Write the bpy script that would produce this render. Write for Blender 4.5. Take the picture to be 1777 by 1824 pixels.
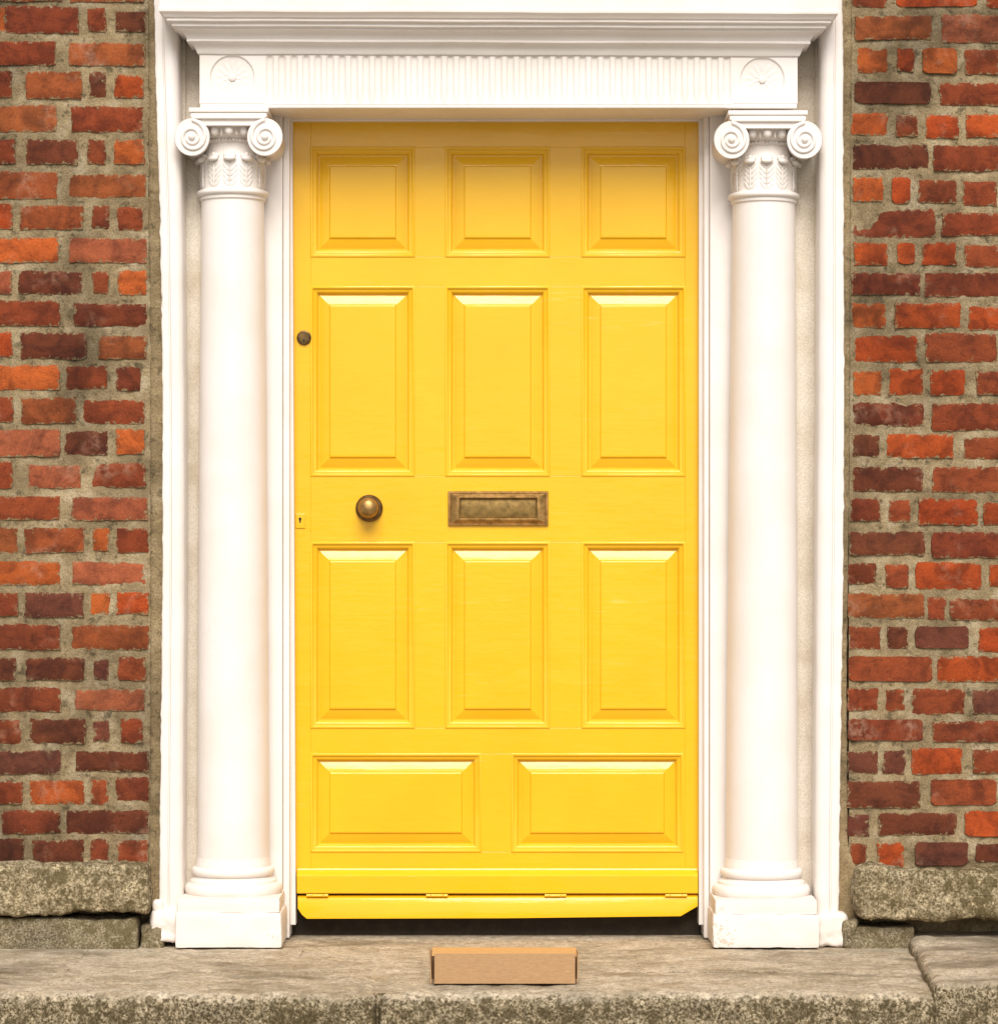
import bpy, bmesh, math, random
from mathutils import Vector, Matrix, noise
random.seed(7)
R = math.radians
scene = bpy.context.scene
for o in list(bpy.data.objects):
    bpy.data.objects.remove(o)

# ------------------------------------------------------------------ camera
D, F, VX, VY, CZ = 7.0, 5040.0, 885.0, 998.0, 0.951   # distance, focal length in px, principal point in px, eye height
cam_d = bpy.data.cameras.new('camera')
cam = bpy.data.objects.new('camera', cam_d)
scene.collection.objects.link(cam)
cam.location = (0, -D, CZ)
cam.rotation_euler = (R(90), 0, 0)
cam_d.sensor_fit = 'HORIZONTAL'
cam_d.sensor_width = 36
cam_d.lens = F / 1777 * 36
cam_d.shift_x = (888.5 - VX) / 1777
cam_d.shift_y = (VY - 912) / 1777
cam_d.clip_end = 2000
scene.camera = cam

# ------------------------------------------------------------------ sky, sun, exposure
SUN_EL, SUN_AZ = 44.0, 3.0      # elevation; degrees to the right of straight-on
w = bpy.data.worlds.new('World')
scene.world = w
w.use_nodes = True
nt = w.node_tree
nt.nodes.clear()
sky = nt.nodes.new('ShaderNodeTexSky')
sky.sky_type = 'NISHITA'
sky.sun_disc = False
sky.sun_elevation = R(SUN_EL)
sky.sun_rotation = R(180 - SUN_AZ)
sky.dust_density = 1.2
sky.ozone_density = 0.6
hs = nt.nodes.new('ShaderNodeHueSaturation')      # a bright overcast: the sky loses most of its blue
hs.inputs['Saturation'].default_value = 0.22
wm = nt.nodes.new('ShaderNodeMix'); wm.data_type = 'RGBA'; wm.blend_type = 'MULTIPLY'
wm.inputs[0].default_value = 1.0
wm.inputs[7].default_value = (1.0, 0.96, 0.91, 1)
bg = nt.nodes.new('ShaderNodeBackground')
bg.inputs['Strength'].default_value = 0.05
wo = nt.nodes.new('ShaderNodeOutputWorld')
nt.links.new(sky.outputs[0], hs.inputs['Color'])
nt.links.new(hs.outputs[0], wm.inputs[6])
nt.links.new(wm.outputs[2], bg.inputs['Color'])
nt.links.new(bg.outputs[0], wo.inputs['Surface'])

sl = bpy.data.lights.new('sun', 'SUN')
sl.energy = 1.5
sl.angle = R(36)
sl.color = (1.0, 0.96, 0.91)
sun = bpy.data.objects.new('sun', sl)
scene.collection.objects.link(sun)
sun.location = (0.5, -8, 9)
sdir = Vector((math.sin(R(SUN_AZ)) * math.cos(R(SUN_EL)), -math.cos(R(SUN_AZ)) * math.cos(R(SUN_EL)), math.sin(R(SUN_EL))))
sun.rotation_euler = sdir.to_track_quat('Z', 'Y').to_euler()

scene.view_settings.view_transform = 'Standard'
scene.view_settings.look = 'None'
scene.view_settings.gamma = 1
scene.view_settings.exposure = 1.42
scene.render.engine = 'CYCLES'
scene.cycles.max_bounces = 5
scene.cycles.diffuse_bounces = 4
scene.cycles.glossy_bounces = 3

# ------------------------------------------------------------------ helpers
def X(px, y=0.0): return (px - VX) * (D + y) / F
def Z(py, y=0.0): return CZ - (py - VY) * (D + y) / F
def L(m, y=0.0): return m * (D + y) / F            # a length of m photo pixels at depth y

def lin(c, k=1.0):
    return tuple((((v / 255) / 12.92) if v / 255 <= 0.04045 else (((v / 255) + 0.055) / 1.055) ** 2.4) * k for v in c[:3]) + (1,)

def empty(name, loc, label=None, cat=None, group=None):
    o = bpy.data.objects.new(name, None)
    scene.collection.objects.link(o)
    o.location = loc
    o.empty_display_size = 0.05
    if label: o['label'] = label
    if cat: o['category'] = cat; o['kind'] = 'thing'
    if group: o['group'] = group
    return o

def worldloc(o):
    v = Vector(o.location)
    return v

def adopt(o, parent):
    if parent is None: return o
    o.parent = parent
    if parent.type == 'EMPTY':
        o.matrix_parent_inverse = Matrix.Translation(-Vector(parent.location))
    return o

def link(name, me, mat, parent=None, smooth=40):
    o = bpy.data.objects.new(name, me)
    scene.collection.objects.link(o)
    if mat and not me.materials: me.materials.append(mat)
    if smooth is not None:
        me.polygons.foreach_set('use_smooth', [True] * len(me.polygons))
        me.set_sharp_from_angle(angle=R(smooth))
    return adopt(o, parent)

def mesh(name, vs, fs, mat, parent=None, smooth=40):
    me = bpy.data.meshes.new(name)
    me.from_pydata([tuple(v) for v in vs], [], fs)
    me.validate()
    return link(name, me, mat, parent, smooth)

def from_bm(name, bm, mat, parent=None, smooth=40):
    bmesh.ops.recalc_face_normals(bm, faces=bm.faces)
    me = bpy.data.meshes.new(name)
    bm.to_mesh(me); bm.free()
    return link(name, me, mat, parent, smooth)

def bm_box(bm, x0, x1, y0, y1, z0, z1, bev=0.002, seg=2):
    r = bmesh.ops.create_cube(bm, size=1)
    vs = r['verts']
    for v in vs:
        v.co = Vector((x0 if v.co.x < 0 else x1, y0 if v.co.y < 0 else y1, z0 if v.co.z < 0 else z1))
    if bev:
        es = list({e for v in vs for e in v.link_edges})
        bmesh.ops.bevel(bm, geom=es, offset=bev, segments=seg, affect='EDGES', profile=0.5)

def box(name, x0, x1, y0, y1, z0, z1, mat, parent=None, bev=0.002, seg=2):
    bm = bmesh.new()
    bm_box(bm, x0, x1, y0, y1, z0, z1, bev, seg)
    return from_bm(name, bm, mat, parent, 12)

def poly_extrude(name, pts, y0, y1, mat, parent=None, bev=0.0015, shear=0.0):
    """pts: (x, z) outline seen from the front; extruded from y0 (front) to y1"""
    bm = bmesh.new()
    a = [bm.verts.new((p[0], y0, p[1])) for p in pts]
    b = [bm.verts.new((p[0], y1, p[1])) for p in pts]
    n = len(pts)
    fr = bm.faces.new(a); bm.faces.new(b[::-1])
    for i in range(n):
        bm.faces.new((a[i], b[i], b[(i + 1) % n], a[(i + 1) % n]))
    if bev:
        bmesh.ops.bevel(bm, geom=list(fr.edges), offset=bev, segments=2, affect='EDGES', profile=0.5)
    return from_bm(name, bm, mat, parent, 12)

def rings(name, rl, mat, parent=None, cap=True, smooth=25):
    """nested rectangles (x0,x1,z0,z1,y) from outside in"""
    vs, fs = [], []
    for (x0, x1, z0, z1, y) in rl:
        vs += [(x0, y, z0), (x1, y, z0), (x1, y, z1), (x0, y, z1)]
    for k in range(len(rl) - 1):
        for i in range(4):
            j = (i + 1) % 4
            fs.append((k * 4 + i, k * 4 + j, k * 4 + 4 + j, k * 4 + 4 + i))
    if cap:
        k = (len(rl) - 1) * 4
        fs.append((k, k + 1, k + 2, k + 3))
    return mesh(name, vs, fs, mat, parent, smooth)

def lathe_data(prof, cx, cy, n=56, axis='Z', cz=0.0, a0=0.0, a1=2 * math.pi):
    """axis Z: prof = (r, z) about (cx, cy); axis Y: prof = (r, y) about (cx, cz)"""
    vs, fs = [], []
    m = len(prof)
    for i in range(n):
        a = a0 + (a1 - a0) * i / n
        for (r, h) in prof:
            if axis == 'Z': vs.append((cx + r * math.cos(a), cy + r * math.sin(a), h))
            else: vs.append((cx + r * math.cos(a), h, cz + r * math.sin(a)))
    for i in range(n):
        j = (i + 1) % n
        for k in range(m - 1):
            f = (i * m + k, j * m + k, j * m + k + 1, i * m + k + 1)
            fs.append(f if axis == 'Z' else f[::-1])
    return vs, fs

def lathe(name, prof, cx, cy, mat, parent=None, n=56, axis='Z', cz=0.0, smooth=35):
    vs, fs = lathe_data(prof, cx, cy, n, axis, cz)
    bm = bmesh.new()
    bv = [bm.verts.new(v) for v in vs]
    for f in fs: bm.faces.new([bv[i] for i in f])
    bmesh.ops.remove_doubles(bm, verts=bm.verts, dist=1e-6)
    return from_bm(name, bm, mat, parent, smooth)

def bm_ellipsoid(bm, c, r, rot=None, u=8, v=6):
    q = bmesh.ops.create_uvsphere(bm, u_segments=u, v_segments=v, radius=1)
    M = Matrix.Translation(c) @ (rot.to_4x4() if rot else Matrix.Identity(4)) @ Matrix.Diagonal((r[0], r[1], r[2], 1))
    bmesh.ops.transform(bm, matrix=M, verts=q['verts'])

def fnoise(p, s, octv=4):
    return noise.fractal(Vector(p) * s, 1.0, 2.0, octv)

def rock(name, x0, x1, y0, y1, z0, z1, mat, parent=None, res=0.02, rad=0.012, amp=0.004, scale=9.0, seed=0, tri=None, shape=None):
    """a stone block: rounded box with a rough, uneven skin"""
    bm = bmesh.new()
    dims = (x1 - x0, y1 - y0, z1 - z0)
    n = [max(2, int(round(d / res))) for d in dims]
    def face(ax, side):
        u, v = [a for a in range(3) if a != ax]
        g = []
        for i in range(n[u] + 1):
            row = []
            for j in range(n[v] + 1):
                p = [0, 0, 0]
                p[ax] = side; p[u] = i / n[u]; p[v] = j / n[v]
                row.append(bm.verts.new((x0 + p[0] * dims[0], y0 + p[1] * dims[1], z0 + p[2] * dims[2])))
            g.append(row)
        for i in range(n[u]):
            for j in range(n[v]):
                bm.faces.new((g[i][j], g[i + 1][j], g[i + 1][j + 1], g[i][j + 1]))
    for ax in range(3):
        for s in (0, 1): face(ax, s)
    bmesh.ops.remove_doubles(bm, verts=bm.verts, dist=1e-6)
    for v in bm.verts:
        p = v.co
        q = Vector((min(max(p.x, x0 + rad), x1 - rad), min(max(p.y, y0 + rad), y1 - rad), min(max(p.z, z0 + rad), z1 - rad)))
        d = p - q
        if d.length > 1e-9:
            dn = d.normalized()
            v.co = q + dn * rad
            o = Vector((seed * 3.1, seed * 1.7, seed * 5.3))
            h = fnoise(v.co + o, scale, 5) * amp + fnoise(v.co + o, scale * 5, 3) * amp * 0.35
            v.co += dn * h
        if shape: v.co = shape(v.co)
    return from_bm(name, bm, mat, parent, 60)

# ------------------------------------------------------------------ materials
class NT:
    def __init__(self, name):
        self.m = bpy.data.materials.new(name)
        self.m.use_nodes = True
        self.t = self.m.node_tree
        self.b = self.t.nodes['Principled BSDF']
        self.geo = None
    def n(self, typ, **kw):
        x = self.t.nodes.new(typ)
        for k, v in kw.items(): setattr(x, k, v)
        return x
    def l(self, a, b): self.t.links.new(a, b)
    def pos(self, scale=(1, 1, 1), jitter=False):
        if self.geo is None: self.geo = self.n('ShaderNodeNewGeometry')
        mp = self.n('ShaderNodeMapping')
        mp.inputs['Scale'].default_value = scale
        self.l(self.geo.outputs['Position'], mp.inputs['Vector'])
        if jitter:
            oi = self.n('ShaderNodeObjectInfo')
            ml = self.n('ShaderNodeMath', operation='MULTIPLY'); ml.inputs[1].default_value = 37.0
            self.l(oi.outputs['Random'], ml.inputs[0])
            self.l(ml.outputs[0], mp.inputs['Location'])
        return mp.outputs['Vector']
    def noise(self, vec, scale, detail=4, rough=0.55, dist=0.0):
        x = self.n('ShaderNodeTexNoise')
        x.inputs['Scale'].default_value = scale
        x.inputs['Detail'].default_value = detail
        x.inputs['Roughness'].default_value = rough
        x.inputs['Distortion'].default_value = dist
        self.l(vec, x.inputs['Vector'])
        return x.outputs['Fac']
    def ramp(self, fac, stops, interp='LINEAR'):
        x = self.n('ShaderNodeValToRGB')
        cr = x.color_ramp
        cr.interpolation = interp
        while len(cr.elements) < len(stops): cr.elements.new(0.5)
        for e, (p, c) in zip(cr.elements, stops):
            e.position = p
            e.color = c if hasattr(c, '__len__') else (c, c, c, 1)
        self.l(fac, x.inputs['Fac'])
        return x.outputs['Color']
    def mix(self, fac, a, b, mode='MIX'):
        x = self.n('ShaderNodeMix', data_type='RGBA', blend_type=mode)
        for sock, v in ((x.inputs[0], fac), (x.inputs[6], a), (x.inputs[7], b)):
            if hasattr(v, 'is_linked') or isinstance(v, bpy.types.NodeSocket): self.l(v, sock)
            else: sock.default_value = v
        return x.outputs[2]
    def math(self, op, a, b=None):
        x = self.n('ShaderNodeMath', operation=op)
        for sock, v in ((x.inputs[0], a), (x.inputs[1], b)):
            if v is None: continue
            if isinstance(v, bpy.types.NodeSocket): self.l(v, sock)
            else: sock.default_value = v
        return x.outputs[0]
    def bump(self, hgt, strength, dist, prev=None):
        x = self.n('ShaderNodeBump')
        x.inputs['Strength'].default_value = strength
        x.inputs['Distance'].default_value = dist
        self.l(hgt, x.inputs['Height'])
        if prev is not None: self.l(prev, x.inputs['Normal'])
        return x.outputs['Normal']
    def done(self, col=None, rough=None, normal=None, **kw):
        if col is not None:
            if isinstance(col, bpy.types.NodeSocket): self.l(col, self.b.inputs['Base Color'])
            else: self.b.inputs['Base Color'].default_value = col
        if rough is not None:
            if isinstance(rough, bpy.types.NodeSocket): self.l(rough, self.b.inputs['Roughness'])
            else: self.b.inputs['Roughness'].default_value = rough
        if normal is not None: self.l(normal, self.b.inputs['Normal'])
        for k, v in kw.items(): self.b.inputs[k.replace('_', ' ')].default_value = v
        return self.m

def white_paint(name, base, dirt, dirt_amt, rough=0.42, lump=0.25):
    t = NT(name)
    p = t.pos()
    a = t.noise(p, 6, 3, 0.6)
    sp = t.noise(p, 130, 2, 0.7)
    m = t.math('ADD', t.math('MULTIPLY', a, 0.5), t.math('MULTIPLY', sp, 0.42))
    m = t.math('MULTIPLY', t.ramp(m, [(0.575, 0.0), (0.60, 1.0)] if dirt_amt < 0.5 else [(0.545, 0.0), (0.575, 1.0)]), dirt_amt)
    tone = t.ramp(a, [(0.35, tuple(v * k for v, k in zip(base[:3], (0.95, 0.94, 0.91))) + (1,)), (0.6, base)])
    col = t.mix(m, tone, dirt)
    nb = t.bump(t.noise(t.pos((60, 60, 34)), 1.0, 3, 0.65), lump, 0.0016)
    return t.done(col, rough, nb)

WHITE = (0.775, 0.716, 0.672, 1)
M_white = white_paint('white_gloss_paint', WHITE, lin((170, 155, 130)), 0.10)
M_worn = white_paint('worn_white_paint', (0.765, 0.70, 0.65, 1), lin((170, 152, 122)), 0.55, 0.6, 0.9)

def make_back_stone():
    t = NT('dusty_limewashed_stone')
    p = t.pos()
    a = t.noise(p, 9, 5, 0.6)
    col = t.ramp(a, [(0.3, lin((198, 184, 162))), (0.5, lin((218, 207, 190))), (0.7, lin((226, 217, 202)))])
    g = t.noise(p, 260, 3, 0.7)
    col = t.mix(t.ramp(g, [(0.35, 0.35), (0.6, 0.0)]), col, lin((120, 108, 84)))
    return t.done(col, 0.85, t.bump(t.noise(p, 90, 5, 0.7), 0.5, 0.002))
M_back = make_back_stone()

def make_yellow():
    t = NT('yellow_gloss_paint')
    p = t.pos()
    a = t.noise(p, 3.5, 3)
    col = t.ramp(a, [(0.3, (0.76, 0.415, 0.008, 1)), (0.7, (0.80, 0.452, 0.012, 1))])
    # brush marks: fine ridges along the grain, thin worn specks where they cross the rails
    br = t.noise(t.pos((9, 9, 210)), 1.0, 4, 0.6)
    br2 = t.noise(t.pos((120, 120, 120)), 1.0, 3, 0.6)
    sc = t.noise(t.pos((14, 14, 330)), 1.0, 2, 0.5)
    sc2 = t.noise(t.pos((2.2, 2.2, 13)), 1.0, 3, 0.6)
    m = t.math('MULTIPLY', t.ramp(sc, [(0.62, 0.0), (0.70, 1.0)]), t.ramp(sc2, [(0.57, 0.0), (0.66, 1.0)]))
    col = t.mix(t.math('MULTIPLY', m, 0.22), col, (0.85, 0.68, 0.28, 1))
    nb = t.bump(br, 0.18, 0.0014)
    nb = t.bump(br2, 0.12, 0.0010, nb)
    nb = t.bump(t.noise(t.pos((7, 7, 16)), 1.0, 3, 0.6), 0.2, 0.006, nb)
    rg = t.ramp(t.noise(p, 18, 4), [(0.3, 0.12), (0.7, 0.22)])
    return t.done(col, rg, nb, Specular_IOR_Level=0.5)
M_yellow = make_yellow()

def make_brick():
    t = NT('handmade_red_brick')
    p = t.pos((1, 1, 1), True)
    oi = t.n('ShaderNodeObjectInfo')
    base = oi.outputs['Color']
    patch = t.noise(p, 17, 4, 0.6, 0.6)
    dark = t.mix(1.0, base, (0.52, 0.52, 0.56, 1), 'MULTIPLY')
    lite = t.mix(1.0, base, (1.25, 1.26, 1.18, 1), 'MULTIPLY')
    c = t.mix(t.ramp(patch, [(0.36, 0.85), (0.52, 0.0)]), base, dark)
    c = t.mix(t.ramp(patch, [(0.5, 0.0), (0.66, 0.8)]), c, lite)
    streak = t.noise(t.pos((26, 26, 60), True), 1.0, 4, 0.7, 0.7)
    c = t.mix(t.ramp(streak, [(0.30, 0.6), (0.45, 0.0)]), c, t.mix(1.0, base, (0.34, 0.30, 0.30, 1), 'MULTIPLY'))
    grain = t.noise(p, 330, 3, 0.7)
    c = t.mix(1.0, c, t.ramp(grain, [(0.25, 0.62), (0.5, 1.0), (0.78, 1.35)]), 'MULTIPLY')
    # mortar smeared over the arrises and a few pale lime blooms
    at = t.n('ShaderNodeAttribute', attribute_name='edge')
    sm = t.math('ADD', t.math('MULTIPLY', at.outputs['Fac'], 0.24), t.noise(p, 75, 4, 0.7))
    smm = t.ramp(sm, [(0.70, 0.0), (0.82, 1.0)])
    mort = t.ramp(grain, [(0.3, lin((116, 98, 66), 0.66)), (0.65, lin((184, 162, 122), 0.66))])
    c = t.mix(smm, c, mort)
    bloom = t.math('MULTIPLY', t.ramp(t.noise(t.pos(), 6.5, 3, 0.6), [(0.56, 0.0), (0.70, 1.0)]), t.ramp(t.noise(p, 60, 4, 0.7), [(0.42, 0.0), (0.62, 0.55)]))
    c = t.mix(bloom, c, lin((205, 160, 132), 0.66))
    soot = t.ramp(t.noise(t.pos((1, 1, 0.8)), 3.6, 5, 0.62, 0.4), [(0.34, 0.50), (0.47, 1.0), (0.62, 1.08)])
    c = t.mix(1.0, c, soot, 'MULTIPLY')
    nb = t.bump(grain, 0.45, 0.0018)
    nb = t.bump(t.noise(p, 70, 5, 0.65, 0.8), 0.55, 0.004, nb)
    nb = t.bump(streak, 0.25, 0.004, nb)
    return t.done(c, 0.88, nb, Specular_IOR_Level=0.25)
M_brick = make_brick()

def make_mortar(name, dark, mid, light, k=0.77):
    t = NT(name)
    p = t.pos()
    a = t.noise(p, 14, 6, 0.65)
    g = t.noise(p, 300, 3, 0.75)
    c = t.ramp(a, [(0.3, lin(dark, k)), (0.5, lin(mid, k)), (0.68, lin(light, k))])
    c = t.mix(1.0, c, t.ramp(g, [(0.28, 0.5), (0.5, 1.0), (0.75, 1.3)]), 'MULTIPLY')
    d = t.noise(p, 38, 5, 0.7)
    c = t.mix(t.ramp(d, [(0.34, 0.8), (0.46, 0.0)]), c, lin((92, 80, 58), k))
    c = t.mix(1.0, c, t.ramp(t.noise(t.pos((1, 1, 0.8)), 3.6, 5, 0.62, 0.4), [(0.34, 0.50), (0.48, 0.90), (0.64, 1.18)]), 'MULTIPLY')
    nb = t.bump(g, 0.6, 0.002)
    nb = t.bump(t.noise(p, 95, 4, 0.7), 0.9, 0.005, nb)
    return t.done(c, 0.92, nb, Specular_IOR_Level=0.2)
M_mortar = make_mortar('lime_mortar', (142, 122, 90), (174, 152, 115), (204, 185, 151), 0.64)
M_render = make_mortar('cement_fillet', (136, 116, 82), (168, 145, 108), (190, 168, 130), 0.66)

def make_granite(name, dark, mid, light, k, moss, moss_amt, smooth_top, grain=165):
    t = NT(name)
    p = t.pos((1, 1, 1), False)
    g1 = t.noise(p, grain, 3, 0.75)
    g2 = t.noise(p, grain * 0.42, 4, 0.7)
    big = t.noise(p, 7, 5, 0.68, 0.5)
    st = t.noise(t.pos((9, 15, 15)), 1.0, 5, 0.65, 0.6)
    c = t.ramp(g1, [(0.38, lin(dark, k)), (0.49, lin(mid, k)), (0.60, lin(light, k))])
    c = t.mix(1.0, c, t.ramp(g2, [(0.3, 0.66), (0.5, 1.0), (0.7, 1.25)]), 'MULTIPLY')
    c = t.mix(1.0, c, t.ramp(big, [(0.32, 0.62), (0.5, 0.95), (0.66, 1.25)]), 'MULTIPLY')
    ml = t.math('ADD', t.math('MULTIPLY', big, 0.5), t.math('MULTIPLY', t.noise(p, 45, 5, 0.7), 0.6))
    mk = t.ramp(ml, [(0.50, 0.0), (0.62, moss_amt)])
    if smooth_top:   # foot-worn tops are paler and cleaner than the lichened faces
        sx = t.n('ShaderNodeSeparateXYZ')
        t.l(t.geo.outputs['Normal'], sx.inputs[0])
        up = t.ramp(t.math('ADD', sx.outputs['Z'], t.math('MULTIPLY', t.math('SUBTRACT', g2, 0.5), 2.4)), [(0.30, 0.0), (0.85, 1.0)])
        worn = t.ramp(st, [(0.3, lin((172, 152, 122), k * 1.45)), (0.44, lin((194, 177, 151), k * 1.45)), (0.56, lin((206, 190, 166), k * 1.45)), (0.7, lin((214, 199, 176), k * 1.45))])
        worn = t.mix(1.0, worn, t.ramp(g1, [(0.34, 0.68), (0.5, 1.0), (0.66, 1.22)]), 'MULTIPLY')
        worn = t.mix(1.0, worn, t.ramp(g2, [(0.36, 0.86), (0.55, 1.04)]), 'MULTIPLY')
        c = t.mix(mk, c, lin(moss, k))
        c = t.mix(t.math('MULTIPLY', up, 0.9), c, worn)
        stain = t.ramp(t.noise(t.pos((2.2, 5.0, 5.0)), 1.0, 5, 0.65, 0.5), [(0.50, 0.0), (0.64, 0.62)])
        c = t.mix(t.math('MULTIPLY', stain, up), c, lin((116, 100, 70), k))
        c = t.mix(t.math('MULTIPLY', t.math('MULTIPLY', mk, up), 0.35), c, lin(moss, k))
    else:
        c = t.mix(mk, c, lin(moss, k))
    nb = t.bump(g1, 0.45, 0.0022)
    nb = t.bump(t.noise(p, 70, 5, 0.7), 0.6, 0.005, nb)
    return t.done(c, 0.85, nb, Specular_IOR_Level=0.3)
M_step = make_granite('worn_granite_step', (80, 68, 44), (154, 134, 100), (224, 206, 172), 0.60, (84, 72, 42), 0.85, True)
M_plinth = make_granite('lichened_granite', (106, 92, 64), (182, 162, 124), (228, 211, 176), 0.68, (94, 80, 46), 0.9, False)
M_slate = make_granite('grey_rubble_stone', (106, 95, 70), (162, 146, 114), (204, 188, 158), 0.62, (106, 92, 56), 0.8, False, 240)

def make_brass(name, c1, c2, rough, metal=0.85):
    t = NT(name)
    p = t.pos()
    a = t.noise(p, 55, 4, 0.65)
    col = t.ramp(a, [(0.35, lin(c1)), (0.62, lin(c2))])
    rg = t.ramp(t.noise(p, 120, 3), [(0.3, rough - 0.07), (0.7, rough + 0.1)])
    return t.done(col, rg, t.bump(t.noise(p, 300, 3), 0.15, 0.001), Metallic=metal)
M_brass = make_brass('tarnished_brass', (132, 102, 56), (182, 142, 86), 0.40)
M_brass_flap = make_brass('dull_brass_flap', (112, 88, 44), (150, 120, 66), 0.5, 0.6)
M_brass_dark = make_brass('dark_brass', (84, 66, 40), (120, 94, 58), 0.45)

def flat(name, c, rough, k=1.0, grain=None):
    t = NT(name)
    p = t.pos()
    col = lin(c, k)
    if grain:
        col = t.ramp(t.noise(p, grain, 4, 0.7), [(0.3, lin(c, k * 0.7)), (0.5, lin(c, k)), (0.7, lin(c, k * 1.455))])
    return t.done(col, rough, t.bump(t.noise(p, 120, 4), 0.3, 0.001))
M_black = flat('keyhole_black', (14, 12, 9), 0.8)
M_sill = flat('dark_weathered_threshold', (46, 38, 27), 0.9, 1.0, 30)

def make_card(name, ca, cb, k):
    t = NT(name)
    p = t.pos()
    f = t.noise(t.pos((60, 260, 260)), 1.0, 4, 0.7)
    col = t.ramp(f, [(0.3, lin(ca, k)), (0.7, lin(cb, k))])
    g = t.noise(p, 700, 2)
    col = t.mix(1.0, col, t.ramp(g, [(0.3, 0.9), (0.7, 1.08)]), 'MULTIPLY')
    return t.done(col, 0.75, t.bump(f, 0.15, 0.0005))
M_card = make_card('brown_cardboard', (190, 146, 100), (210, 168, 120), 0.68)
M_lid = make_card('top_lit_cardboard', (206, 154, 92), (222, 172, 108), 0.80)  # same cardboard as the sides, with the lid's brighter light put into its colour

def make_pavement():
    t = NT('concrete_pavement')
    p = t.pos()
    col = t.ramp(t.noise(p, 3, 6, 0.65), [(0.3, (0.29, 0.265, 0.225, 1)), (0.7, (0.40, 0.37, 0.32, 1))])
    return t.done(col, 0.9, t.bump(t.noise(p, 120, 4), 0.4, 0.003))
M_pave = make_pavement()

# ------------------------------------------------------------------ ground
gp = box('pavement', -60, 60, -5.0, 3.0, -0.5, -0.17, M_pave, None, 0.01)
gp['kind'] = 'structure'
t_ = NT('asphalt')
M_asph = t_.done(t_.ramp(t_.noise(t_.pos(), 160, 3, 0.7), [(0.3, 0.035), (0.7, 0.075)]), 0.85)
rd = mesh('road', [(-400, -400, -0.29), (400, -400, -0.29), (400, 400, -0.29), (-400, 400, -0.29)], [(0, 1, 2, 3)], M_asph, None, None)
rd['kind'] = 'structure'

# ------------------------------------------------------------------ brick walls
PAL = {'D': (118, 60, 36), 'R': (154, 72, 38), 'M': (168, 88, 46), 'O': (202, 100, 44), 'B': (188, 80, 32),
       'K': (178, 96, 62), 'P': (118, 64, 46), 'Q': (138, 64, 36)}
SC = 1094 / 300.0
def conv(lst, sc, ox, oy): return [(a / sc + ox, b / sc + ox, c / sc + oy, d / sc + oy, k) for (a, b, c, d, k) in lst]
left_bricks = conv([
 (-60,395,-170,5,'R'),(455,935,-165,8,'M'),
 (-150,28,45,198,'O'),(32,510,37,213,'Q'),(565,685,45,200,'R'),(750,945,70,205,'D'),
 (-150,360,265,420,'R'),(445,940,275,425,'M'),
 (-100,75,460,630,'R'),(165,530,465,640,'M'),(580,685,465,630,'D'),(745,930,485,635,'B'),
 (-200,365,680,855,'M'),(460,925,690,855,'R'),
 (-100,98,905,1065,'R'),(170,505,905,1065,'D'),(568,685,905,1065,'R'),(735,935,905,1065,'O'),
 (-200,370,1110,1290,'M'),(445,950,1130,1280,'M'),
 (-100,82,1325,1485,'B'),(130,540,1335,1490,'M'),(600,705,1335,1480,'Q'),(762,925,1340,1495,'R'),
 (-200,375,1545,1705,'O'),(450,950,1545,1705,'K')], SC, 0, 0) + conv([
 (-100,75,10,160,'K'),(120,530,10,160,'D'),(597,705,10,155,'R'),(765,950,5,165,'O'),
 (-200,385,200,365,'R'),(480,950,220,370,'Q'),
 (-100,78,405,570,'B'),(130,560,410,580,'D'),(640,950,430,580,'M'),
 (-200,385,620,785,'O'),(430,695,625,775,'R'),(750,910,635,785,'Q'),
 (-100,85,830,990,'R'),(140,490,830,1000,'M'),(540,935,845,1000,'R'),
 (-200,390,1040,1215,'K'),(415,700,1050,1205,'D'),(750,940,1040,1200,'O'),
 (-100,75,1245,1420,'R'),(180,525,1270,1420,'K'),(600,945,1260,1415,'R'),
 (-200,390,1475,1625,'R'),(465,955,1480,1630,'K')], SC, 0, 480) + conv([
 (-100,110,-72,95,'M'),(160,545,-72,90,'M'),(600,705,-70,80,'O'),(755,965,-70,90,'R'),
 (-200,388,145,300,'O'),(470,955,150,298,'K'),
 (-100,115,350,505,'Q'),(160,540,350,510,'P'),(585,710,355,490,'O'),(755,965,350,490,'B'),
 (-200,390,555,720,'Q'),(460,965,560,720,'M'),
 (-100,100,775,920,'D'),(165,545,770,920,'D'),(605,705,785,915,'P'),(765,945,765,920,'R'),
 (-200,392,965,1125,'Q'),(490,940,980,1115,'K'),
 (-100,135,1175,1335,'R'),(195,555,1170,1330,'D'),(605,705,1180,1315,'P'),(785,920,1170,1325,'R'),
 (-200,395,1375,1530,'P'),(490,965,1380,1510,'D'),
 (-100,145,1575,1725,'R'),(195,545,1570,1725,'O'),(590,700,1565,1725,'R'),(750,970,1550,1710,'Q')], SC, 0, 960) + conv([
 (-330,-12,140,268,'R'),(10,340,140,270,'Q'),(375,840,140,270,'D'),
 (-120,135,300,450,'D'),(185,470,305,440,'D'),(510,610,305,440,'Q'),(665,835,310,435,'R')], 1777/560, 0, 1400)
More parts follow.
